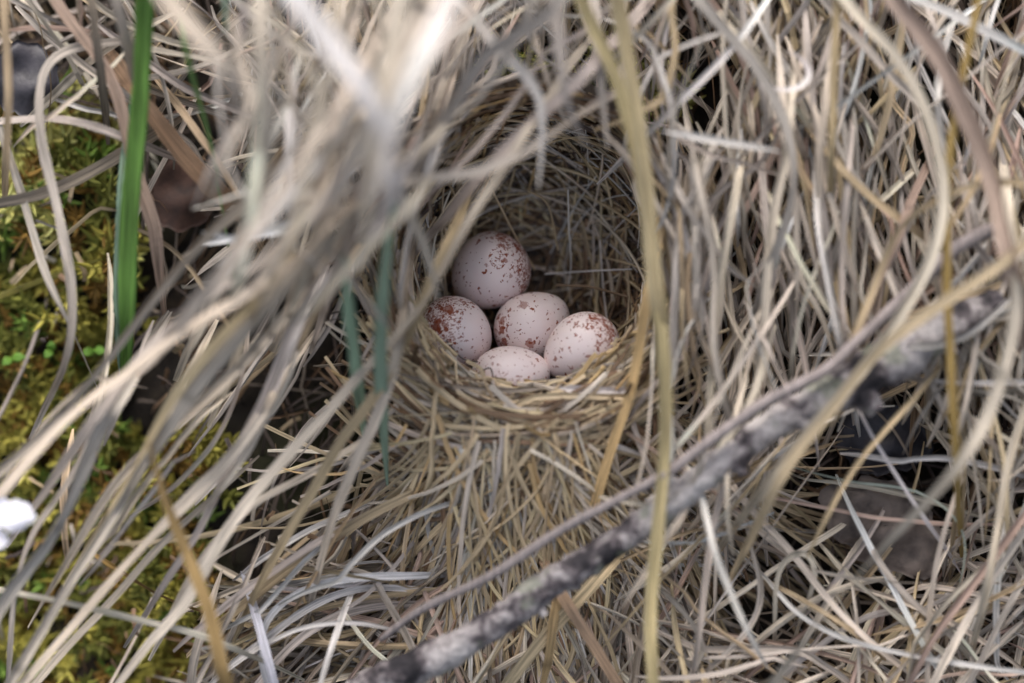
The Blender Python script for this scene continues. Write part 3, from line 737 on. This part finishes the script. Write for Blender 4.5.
# slanting over the moss
S_ = [
    (13, 'grey', (200, 140, 120), [(290, 150), (215, 228), (168, 279), (135, 323), (84, 387), (34, 440), (-20, 490)], 'upper grey blade of the slanting bundle, nearest the green blade'),
    (22, 'pale', (260, 180, 130), [(330, 225), (285, 268), (209, 316), (141, 362), (77, 410), (34, 454), (-20, 520)], 'widest pale blade of the slanting bundle over the moss'),
    (17, 'grey', (240, 180, 120), [(330, 190), (262, 262), (205, 300), (150, 345), (95, 420), (60, 470)], 'grey blade along the upper side of the widest slanting one'),
    (15, 'straw', (240, 170, 110), [(310, 210), (278, 275), (215, 343), (168, 405), (146, 450), (110, 510)], 'yellowish blade in the heart of the slanting bundle'),
    (19, 'pale', (250, 190, 140), [(345, 170), (315, 245), (262, 310), (205, 375), (160, 440)], 'broad blurred blade above the yellowish slanting one'),
    (15, 'pale', (180, 130, 110, 90), [(352, 210), (330, 260), (280, 326), (215, 390), (162, 440), (118, 480), (70, 560)], 'pale blade with papery whitish edges, slanting below the yellowish one'),
    (11, 'grey', (120, 110, 60), [(330, 255), (293, 319), (269, 387), (236, 455), (205, 520), (160, 590)], 'narrow grey blade on the nest side of the slanting bundle'),
    (13, 'white', (110, 90, 60), [(300, 330), (282, 370), (262, 430), (240, 455)], 'short white blade curled beside the narrow grey one'),
    (17, 'grey', (110, 110, 90), [(268, 405), (239, 450), (177, 511), (113, 580), (62, 640), (14, 695)], 'broad grey blade slanting under the golden one to the bottom corner'),
    (14, 'pale', (110, 110, 90), [(176, 400), (150, 450), (119, 508), (68, 586), (36, 640), (0, 700)], 'pale blade crossing the lower moss on the outer side of the broad grey one'),
    (20, 'grey', (140, 130, 110), [(118, 400), (89, 450), (61, 518), (20, 576), (-20, 640)], 'grey blade passing just beside the white petal'),
    (12, 'grey', (100, 80, 40), [(90, 440), (70, 480), (30, 540), (14, 600), (10, 660)], 'thin dull blade drooping below the white petal'),
    (10, 'pale', (60, 40), [(210, 500), (160, 545), (112, 602), (60, 655), (30, 690)], 'slender blade lying low on the moss beneath the broad grey one'),
    (11, 'grey', (70, 60), [(340, 455), (300, 480), (255, 500), (200, 560), (180, 600)], 'dull blade in the dark gap behind the long pale blade'),
    (9, 'grey', (90, 70), [(30, 596), (80, 606), (136, 620), (205, 634), (240, 650)], 'grey blade lying crosswise under the golden one'),
]
for w, c, d, pts, lab in S_: G(gb, w*0.68, 'pale' if c == 'grey' and rng.random() < 0.5 else c, d, pts, lab, sect=random.choice(['blade', 'fold', 'flat']), wob=0.5)
G(gb, 13, (0.40, 0.28, 0.12), (190, 170, 150), [(146, 440), (153, 462), (171, 518), (205, 604), (228, 690)], 'golden brown blade crossing all the slanting grey ones', (1, 0), sect='fold', tw=.1)
G(gb, 7, 'ochre', 20, [(132, 580), (150, 592), (178, 602)], 'short ochre blade end poking past the golden brown one')
# upper corner by the moss
for w, c, d, pts, lab, nm in [
    (13, 'pink', (70, 80, 60), [(40, -30), (55, 5), (80, 33), (104, 60), (118, 88), (131, 150), (152, 220), (156, 250)], 'knobbly pinkish stem crossing behind the green blade', 'grass_culm'),
    (9, 'grey', (60, 90, 70), [(95, 45), (60, 48), (40, 66), (37, 100), (43, 145), (54, 202), (70, 268), (73, 322), (70, 352), (60, 374)], 'long grey blade looping over the moss with a hanging tip', gb),
    (8, 'grey', (50, 70), [(-10, 100), (7, 152), (24, 202), (34, 230), (44, 272), (64, 312), (72, 330)], 'thin grey blade hanging over the moss beside the looped one', gb),
    (8, 'grey', (50, 70), [(-10, 122), (40, 118), (80, 120), (125, 138)], 'level grey blade resting on the top of the moss', gb),
    (12, 'dull', (40, 60), [(135, 146), (100, 165), (50, 192), (-10, 204)], 'dull blade slanting across the upper moss', gb),
    (13, 'tan', (120, 120), [(4, -20), (7, 30), (9, 75), (8, 112)], 'blurred tan blade standing at the upper corner', gb),
    (18, 'brown', (80, 60), [(146, 105), (165, 132), (185, 158), (222, 196)], 'broad brown blade leaning into the dark hollow', gb),
    (8, 'pale', (30, 20), [(60, 90), (90, 62), (122, 36), (140, 28)], 'pale stalk rising behind the pinkish knobbly stem', gb),
    (9, 'grey', (30, 40), [(140, 80), (170, 74), (205, 66), (235, 50)], 'greyish blade reaching level from the green blade into the tuft', gb),
    (7, 'tan', (60, 40), [(192, 125), (212, 150), (236, 190), (252, 224)], 'narrow tan blade under the thin green one', gb),
    (6, 'pale', (20, 10), [(140, 205), (155, 175), (172, 145), (180, 128)], 'fine pale blade standing in the dark hollow', gb),
    (12, 'grey', (150, 130), [(110, -20), (118, 10), (126, 40)], 'greyish blade falling from the top edge beside the green one', gb),
    (9, 'dull', (120, 100), [(90, -20), (95, 20), (100, 60)], 'dull stem dropping from the top edge onto the pinkish stem', gb)]:
    G(nm, w, c, d, pts, lab, cat='grass stem' if nm == 'grass_culm' else 'grass blade')
# golden stalks
G('grass_stalk', 12, (0.57, 0.46, 0.25), (190, 180, 160, 150, 130, 120), [(566, -40), (577, 0), (605, 50), (624, 100), (637, 160), (648, 230), (659, 300), (665, 370), (666, 440), (657, 535), (650, 603), (653, 700)], 'tall golden stalk running from top to bottom edge past the eggs', sect='fold', cat='grass stalk', wob=.5, tw=.2)
G('grass_stalk', 14, (0.52, 0.42, 0.26), (180, 170, 150), [(612, -40), (618, 0), (628, 60), (640, 140), (649, 215), (655, 275), (660, 330)], 'broad tan stalk converging with the tall golden one', sect='fold', cat='grass stalk', wob=.5, tw=.2)
G(gb, 10, 'gold', (120, 90, 60), [(652, 270), (641, 330), (633, 390), (612, 445), (596, 498)], 'golden blade branching down from the tall stalk over the nest lip', wob=.5)
G('grass_stalk', 8, (0.42, 0.29, 0.10), (180, 170, 150), [(990, -40), (980, 0), (963, 74), (950, 150), (946, 225), (949, 326), (956, 455)], 'thin golden stalk standing between the pale blades by the stick end', sect='tube', cat='grass stalk', wob=.4)
# thatch on the other side
T_ = [
    (16, 'pale', (150, 170, 170, 150, 140), [(830, -20), (850, 12), (892, 50), (929, 118), (942, 175), (941, 230), (915, 292), (882, 342), (855, 378), (800, 440), (770, 480)], 'long pale blade arching over and crossing the stick'),
    (15, 'straw', (200, 190, 170, 150), [(1060, 210), (1023, 245), (990, 272), (915, 322), (868, 360), (835, 410), (790, 460), (770, 500)], 'cream blade entering at the side edge and lying along the stick'),
    (27, (0.50, 0.385, 0.30), (190, 190, 180, 190), [(880, -30), (895, 0), (936, 50), (966, 111), (993, 168), (1006, 230), (1016, 280)], 'broad pinkish tan blade bowing towards the side edge'),
    (17, 'pale', (180, 190, 190, 160), [(1012, 245), (1018, 300), (1004, 370), (973, 445), (919, 511), (850, 582), (799, 648), (765, 695)], 'long cream blade sweeping from the side edge to the bottom edge'),
    (13, 'white', (100, 120), [(890, -12), (915, 0), (973, 22), (1040, 60)], 'bright white blade slanting through the upper corner'),
    (10, 'tan', (170, 160, 130), [(1050, 186), (1010, 182), (966, 184), (925, 202), (895, 232), (868, 300), (850, 350)], 'tan blade curving down from the side edge over the thatch'),
    (7, 'white', (110, 100), [(935, 36), (882, 74), (845, 101), (820, 115)], 'thin white blade slanting behind the long arching one'),
    (7, 'grey', (110, 100), [(1040, 22), (1000, 52), (970, 77), (925, 110), (880, 152)], 'thin grey blade slanting behind the broad pinkish one'),
    (13, 'tan', (120, 110), [(830, 155), (848, 178), (875, 200), (905, 222)], 'short tan blade leaning under the curving tan one'),
    (10, (0.46, 0.35, 0.2), (150, 140), [(840, -20), (838, 0), (835, 67), (833, 120), (831, 162)], 'upright tan blade with a blunt end in the upper thatch'),
    (9, 'white', (140, 140), [(670, 112), (702, 80), (730, 50), (745, 30)], 'whitish blade slanting next to the golden stalks'),
    (10, 'white', (150, 150), [(662, 130), (700, 138), (740, 145), (780, 151)], 'bright white level blade end beside the golden stalks'),
    (8, 'white', (130, 130), [(790, 50), (814, 52), (817, 80), (806, 100), (780, 92), (758, 84)], 'white hooked blade bent back on itself in the upper thatch'),
    (14, 'grey', (150, 140, 120), [(683, -20), (715, 20), (760, 70), (790, 130), (795, 190), (772, 260)], 'grey blade bowing through the upper thatch'),
    (12, 'pale', (130, 120, 90), [(790, 110), (788, 160), (772, 210), (765, 290), (762, 360), (756, 400)], 'pale upright blade in the middle of the thatch'),
    (12, 'grey', (130, 120, 90), [(700, 180), (716, 260), (712, 330), (724, 390), (735, 430)], 'wavy grey blade standing just past the nest wall'),
    (11, 'pale', (120, 100, 80), [(735, 200), (722, 270), (716, 330), (712, 400), (706, 450)], 'pale blade crossing the wavy grey one'),
    (10, 'white', (120, 110), [(818, 215), (824, 270), (836, 320), (842, 350)], 'whitish upright blade above the thin twig'),
    (9, 'grey', (110, 100), [(848, 160), (842, 230), (840, 290), (845, 340)], 'grey upright blade next to the whitish one above the twig'),
    (12, 'pink', (120, 110), [(902, 226), (888, 262), (870, 300), (858, 330)], 'reddish brown blade leaning in the thatch above the stick'),
    (8, 'white', (90, 90), [(902, 378), (930, 383), (975, 385), (1040, 383)], 'thin white blade lying level beyond the stick end'),
    (8, 'white', (130, 120), [(893, 348), (960, 342), (975, 330), (996, 312)], 'pale blade end resting on the underside of the stick'),
    (10, 'tan', (60, 60), [(952, 330), (962, 400), (960, 460), (955, 520)], 'tan blade dropping beneath the thin golden stalk'),
    (11, 'pale', (110, 100), [(1030, 400), (1012, 450), (1000, 520), (985, 590)], 'pale blade hanging at the side edge below the stick'),
    (11, 'pale', (80, 80), [(1040, 510), (1010, 550), (980, 600), (953, 645), (928, 695)], 'pale blade slanting into the bottom corner, the upper of the slanting group'),
    (12, 'pink', (90, 80), [(1050, 480), (1000, 550), (968, 590), (930, 640), (905, 690)], 'pinkish blade slanting alongside the pale one in the bottom corner'),
    (7, 'white', (70, 80), [(785, 600), (800, 615), (850, 641), (919, 658), (980, 666), (1040, 674)], 'thin bright white blade curving along the bottom edge'),
    (10, 'pale', (60, 60), [(735, 490), (748, 508), (792, 549), (823, 597), (857, 631), (880, 650)], 'pale blade slanting beneath the stick towards the bottom corner'),
    (10, 'pale', (90, 80), [(728, 470), (718, 500), (707, 552), (700, 610), (694, 660)], 'upright pale blade dropping below the stick near the golden stalk'),
    (8, 'pale', (80, 70), [(958, 490), (949, 518), (932, 586), (928, 640), (928, 695)], 'upright pale blade over the bottom tangle near the dead leaf'),
    (6, 'pink', (30, 40), [(690, 628), (714, 631), (782, 644), (833, 655), (885, 675), (910, 690)], 'reddish thin stem lying level near the bottom edge'),
    (9, 'grey', (50, 60), [(748, 520), (755, 560), (768, 580), (762, 610), (744, 640), (715, 665)], 'curled grey blade forming an S over a dark gap'),
    (8, 'pale', (60, 60), [(775, 600), (775, 560), (790, 545), (815, 545), (820, 560), (812, 585)], 'curled pale blade looping below the dead leaf'),
    (9, 'grey', (60, 50), [(870, 545), (885, 575), (910, 600), (945, 630)], 'grey blade slanting down from the dead leaf'),
    (6, 'white', (80, 70), [(864, 420), (880, 450), (905, 490), (925, 520)], 'fine grey-white blade crossing the dead leaf'),
    (3.5, (0.42, 0.46, 0.40), (60, 60), [(833, 477), (862, 484), (891, 484), (946, 504), (970, 525), (966, 560), (957, 590)], 'thin bluish white thread-like blade curving over the dead leaf'),
]
for w, c, d, pts, lab in T_: G(gb, w*0.68, c, d, pts, lab, ((1, 1) if 'hooked' in lab or 'level blade end' in lab else (0, 0)), sect=random.choice(['blade', 'fold']), wob=0.9)
# mat below the nest
for w, c, d, pts, lab in [
    (8, (0.62, 0.62, 0.64), (30, 40), [(410, 576), (375, 577), (341, 578), (300, 590), (268, 612), (256, 645), (270, 690)], 'bluish white blade curving round in the mat below the nest'),
    (7, 'white', (20, 30), [(420, 590), (370, 588), (325, 596), (285, 622), (245, 655)], 'white blade just inside the bluish curved one'),
    (8, 'grey', (10, 20), [(420, 602), (372, 604), (330, 618), (290, 645), (262, 680)], 'grey blade lowest of the curved white ones'),
    (9, (0.70, 0.70, 0.74), (70, 70), [(262, 640), (268, 662), (276, 690)], 'short bright white blade end at the bottom edge'),
    (10, 'tan', (50, 40, 20), [(400, 500), (341, 530), (300, 562), (260, 590), (222, 624)], 'tan stem running from the nest wall down to the moss'),
    (10, (0.45, 0.30, 0.20), (60, 50), [(560, 590), (580, 625), (600, 655), (622, 690)], 'russet curved blade under the lichened stick'),
    (12, 'straw', (50, 30), [(600, 575), (565, 615), (530, 655), (500, 695)], 'straw coloured blade emerging under the lichened stick'),
    (10, 'gold', (50, 30), [(558, 600), (552, 640), (540, 690)], 'yellow blade standing below the lichened stick'),
    (7, 'white', (70, 60), [(335, 640), (325, 668), (318, 695)], 'small pale blade tip by the bottom edge'),
    (9, 'pale', (40, 30), [(205, 625), (196, 655), (190, 695)], 'short pale blade rising from the moss at the bottom edge'),
]:
    G(gb, w, c, d, pts, lab, wob=1.0)

# ------------------------------------------------------------------ stick and twig
def stick(name, pts, radii, lab, cat, rough=0.10, knots=()):
    F = [P(*p) for p in pts]; path, L = spline(F, int(L_ := 0) or 130)
    n = len(path); r = np.interp(np.linspace(0, 1, n), np.linspace(0, 1, len(radii)), radii)
    r = r*(1+smooth_noise(n, 0.06, L/25))
    root = empty(name, W(path[0])); tag(root, lab, cat)
    b = Batch(); k = len(SEC_ROUND)
    b.sweep(path, 2*r, (1, 1, 1), SEC_ROUND)
    V = b.v[0].reshape(n, k, 3); c = path[:, None, :]
    q = rng.normal(0, 1, (n, k)); q = (q+np.roll(q, 1, 0)+np.roll(q, 1, 1)+np.roll(q, -1, 1))/2.2
    V = c + (V-c)*(1+rough*q)[:, :, None]
    V[0] = path[0] + (V[0]-path[0])*0.75; V[-1] = path[-1] + (V[-1]-path[-1])*0.7
    V2 = np.concatenate([np.repeat(path[:1, None], k, 1) - 0, V, np.repeat(path[-1:, None], k, 1)], 0)
    V2[0] += (V2[0]-V2[1])*0.001
    n2 = n+2; i = np.arange(n2-1)[:, None]*k; j = np.arange(k)[None]; j2 = (j+1) % k
    b2 = Batch(); b2.add(V2.reshape(-1, 3), np.stack([i+j, i+j2, i+k+j2, i+k+j], -1).reshape(-1, 4), (0.29, 0.25, 0.24))
    b2.build('bark', M_BARK if name == 'stick' else M_TWIG, root)
    return root, path, r
st, sp_, sr = stick('stick', [(330, 712, 70), (374, 683, 80), (442, 655, 92), (493, 624, 96), (531, 597, 98), (579, 566, 100), (630, 533, 104), (681, 495, 108), (731, 455, 110), (791, 414, 112), (868, 373, 112), (935, 334, 110), (1000, 298, 96)],
      [12, 15, 17, 14, 15, 14, 13, 16, 15, 18, 24, 18, 12], 'thick lichen-spotted stick lying diagonally below the nest', 'stick')
for t, side, s in [(0.08, -1, 9), (0.30, -1, 8), (0.52, 1, 10), (0.70, -1, 13), (0.78, -1, 18), (0.60, -1, 9), (0.9, -1, 10)]:      # stubs where side shoots broke off
    i = int(t*(len(sp_)-1)); c = sp_[i]; T = sp_[i+1]-sp_[i]; T /= np.linalg.norm(T)
    S = np.cross(T, [0, 0, 1.0]); S /= np.linalg.norm(S)
    b = Batch(); e = c + S*(-side)*(sr[i]+s*0.8) + T*s*0.7 + np.array([0, 0, 5])
    b.sweep(spline([c, (c+e)/2+T*2, e], 10)[0], np.linspace(2.2*s, 0.9*s, 10)*(1+rng.normal(0, .08, 10)), (1, 1, 1), SEC_ROUND)
    b.build('branch_stub', M_BARK, st)
tw_, tp, trr = stick('twig', [(380, 640, 60), (424, 608, 84), (492, 575, 104), (559, 531, 112), (609, 504, 122), (665, 474, 132), (700, 448, 136), (764, 403, 138), (825, 370, 138), (855, 343, 136), (899, 302, 130), (956, 249, 120), (993, 228, 100)],
      [3, 4, 4, 5, 4.5, 4.5, 5, 5, 5.5, 5, 6, 6.5, 7], 'thin grey twig lying along the upper side of the lichened stick', 'twig', 0.07)

# ------------------------------------------------------------------ dead leaves, petal, seedlings
def leaf(name, pts_outline, centre, curl, mat, lab, cat, thick=1.5, veins=True):
    """sheet from an outline (px, py) with curl, rims and thickness"""
    out = np.array(pts_outline, float); cx, cy, cd = centre
    m = 48; ang = np.arctan2(out[:, 1]-cy, out[:, 0]-cx); o = np.argsort(ang); ang = ang[o]
    rad = np.hypot(out[o, 0]-cx, out[o, 1]-cy)
    aa = np.linspace(-math.pi, math.pi, m, endpoint=False)
    rr = np.interp(aa, np.r_[ang-2*math.pi, ang, ang+2*math.pi], np.r_[rad, rad, rad])
    rr *= 1 + 0.05*np.sin(aa*9) + rng.normal(0, 0.02, m)
    rings = np.linspace(0.03, 1, 10)
    V = []
    for side in (1, -1):
        for q in rings:
            for a, r in zip(aa, rr):
                x, y = math.cos(a)*r*q, math.sin(a)*r*q
                z = cd + curl[0]*x*x/100 + curl[1]*y*y/100 + curl[2]*x*y/100 + 3*math.sin(x/9+y/13) + 2*math.sin(y/6) + side*thick*0.5*(1 if q < 1 else 0.3)
                V.append(P(cx+x, cy+y, z))
    F = []; nr = len(rings)
    for s in (0, 1):
        for i in range(nr-1):
            for j in range(m):
                a, b_, c, d = s*nr*m+i*m+j, s*nr*m+i*m+(j+1) % m, s*nr*m+(i+1)*m+(j+1) % m, s*nr*m+(i+1)*m+j
                F.append((a, b_, c, d) if s else (d, c, b_, a))
    for j in range(m): F.append(((nr-1)*m+j, (nr-1)*m+(j+1) % m, (2*nr-1)*m+(j+1) % m, (2*nr-1)*m+j))
    for s in (0, 1):
        for j in range(1, m//2):
            a = s*nr*m; F.append((a+j-1, a+j, a+m-1-j, a+m-j) if j < m//2 else None)
    F = [f for f in F if f is not None and len(set(f)) == 4]
    b = Batch(); b.add(np.array(V), F, (1, 1, 1))
    o = b.build(name, mat); tag(o, lab, cat); return o
ML1 = leaf_material('dead leaf grey brown', (0.06, 0.045, 0.038), (0.16, 0.125, 0.105), 0.65)
ML2 = leaf_material('dead leaf dark', (0.02, 0.018, 0.024), (0.06, 0.055, 0.066), 0.5)
ML3 = leaf_material('dead leaf red brown', (0.05, 0.025, 0.018), (0.12, 0.06, 0.04), 0.6)
MP = leaf_material('white petal', (0.78, 0.76, 0.84), (0.84, 0.83, 0.88), 0.5)
leaf('dead_leaf', [(822, 492), (860, 478), (905, 490), (938, 525), (945, 560), (925, 578), (890, 572), (850, 548), (826, 525)], (882, 526, 22), (-0.2, -0.5, 0.3), ML1, 'crumpled grey-brown dead leaf lying in the gap under the stick', 'dead leaf')
leaf('dead_leaf', [(838, 420), (880, 408), (925, 425), (930, 455), (895, 470), (850, 465)], (882, 440, -25), (-0.3, -0.4, 0.1), ML2, 'dark bluish dead leaf directly under the thick end of the stick', 'dead leaf')
leaf('dead_leaf', [(2, 50), (30, 42), (52, 60), (52, 100), (30, 118), (4, 108)], (28, 80, -30), (-0.3, -0.5, 0.2), ML2, 'dark purplish dead leaf at the edge above the moss', 'dead leaf')
leaf('dead_leaf', [(160, 165), (195, 158), (215, 190), (200, 225), (165, 228), (152, 200)], (182, 194, -50), (-0.5, -0.4, 0.2), ML3, 'dark red-brown dead leaf in the hollow beside the green blade', 'dead leaf')
leaf('petal', [(-14, 503), (10, 501), (30, 506), (36, 518), (26, 526), (0, 526), (-16, 520)], (10, 514, 150), (-0.1, -0.3, 0.1), MP, 'larger white petal lying on the grey blades at the side edge', 'petal', 1.2)
leaf('petal', [(-16, 530), (4, 532), (9, 541), (0, 549), (-14, 548)], (-4, 540, 135), (-0.1, -0.3, 0.1), MP, 'small white petal just below the larger one', 'petal', 1.2)
MB_ = grass_material('seedling leaf', 0.4, 0.4, 0.2, (0.2, 0.3, 0.05), 0.2, 0.3)
for (x, y, lab) in [(12, 358, 'bright green seedling leaf pair low on the moss at the edge'), (52, 350, 'bright green seedling beside the hanging grey blade tip'), (94, 350, 'bright green seedling between the hanging tip and the green blade')]:
    root = empty('seedling', W(P(x, y+14, -150))); tag(root, lab, 'seedling')
    b = Batch(); b.sweep(spline([P(x, y+14, -150), P(x+1, y+5, -120), P(x, y, -98)], 8)[0], 2.2, (0.2, 0.3, 0.08), SEC_TUBE); b.build('stem', MB_, root)
    for a in (0.4+x, 2.9+x):
        e = P(x+14*math.cos(a), y+9*math.sin(a), -92)
        b = Batch(); b.sweep(spline([P(x, y, -98), (P(x, y, -92)+e)/2, e], 8)[0], np.array([1.5, 6, 9, 10, 9.5, 8, 5, 1.2]), (0.22, 0.42, 0.07), SEC_BLADE); b.build('leaf', MB_, root)
print('objects', len(bpy.data.objects))
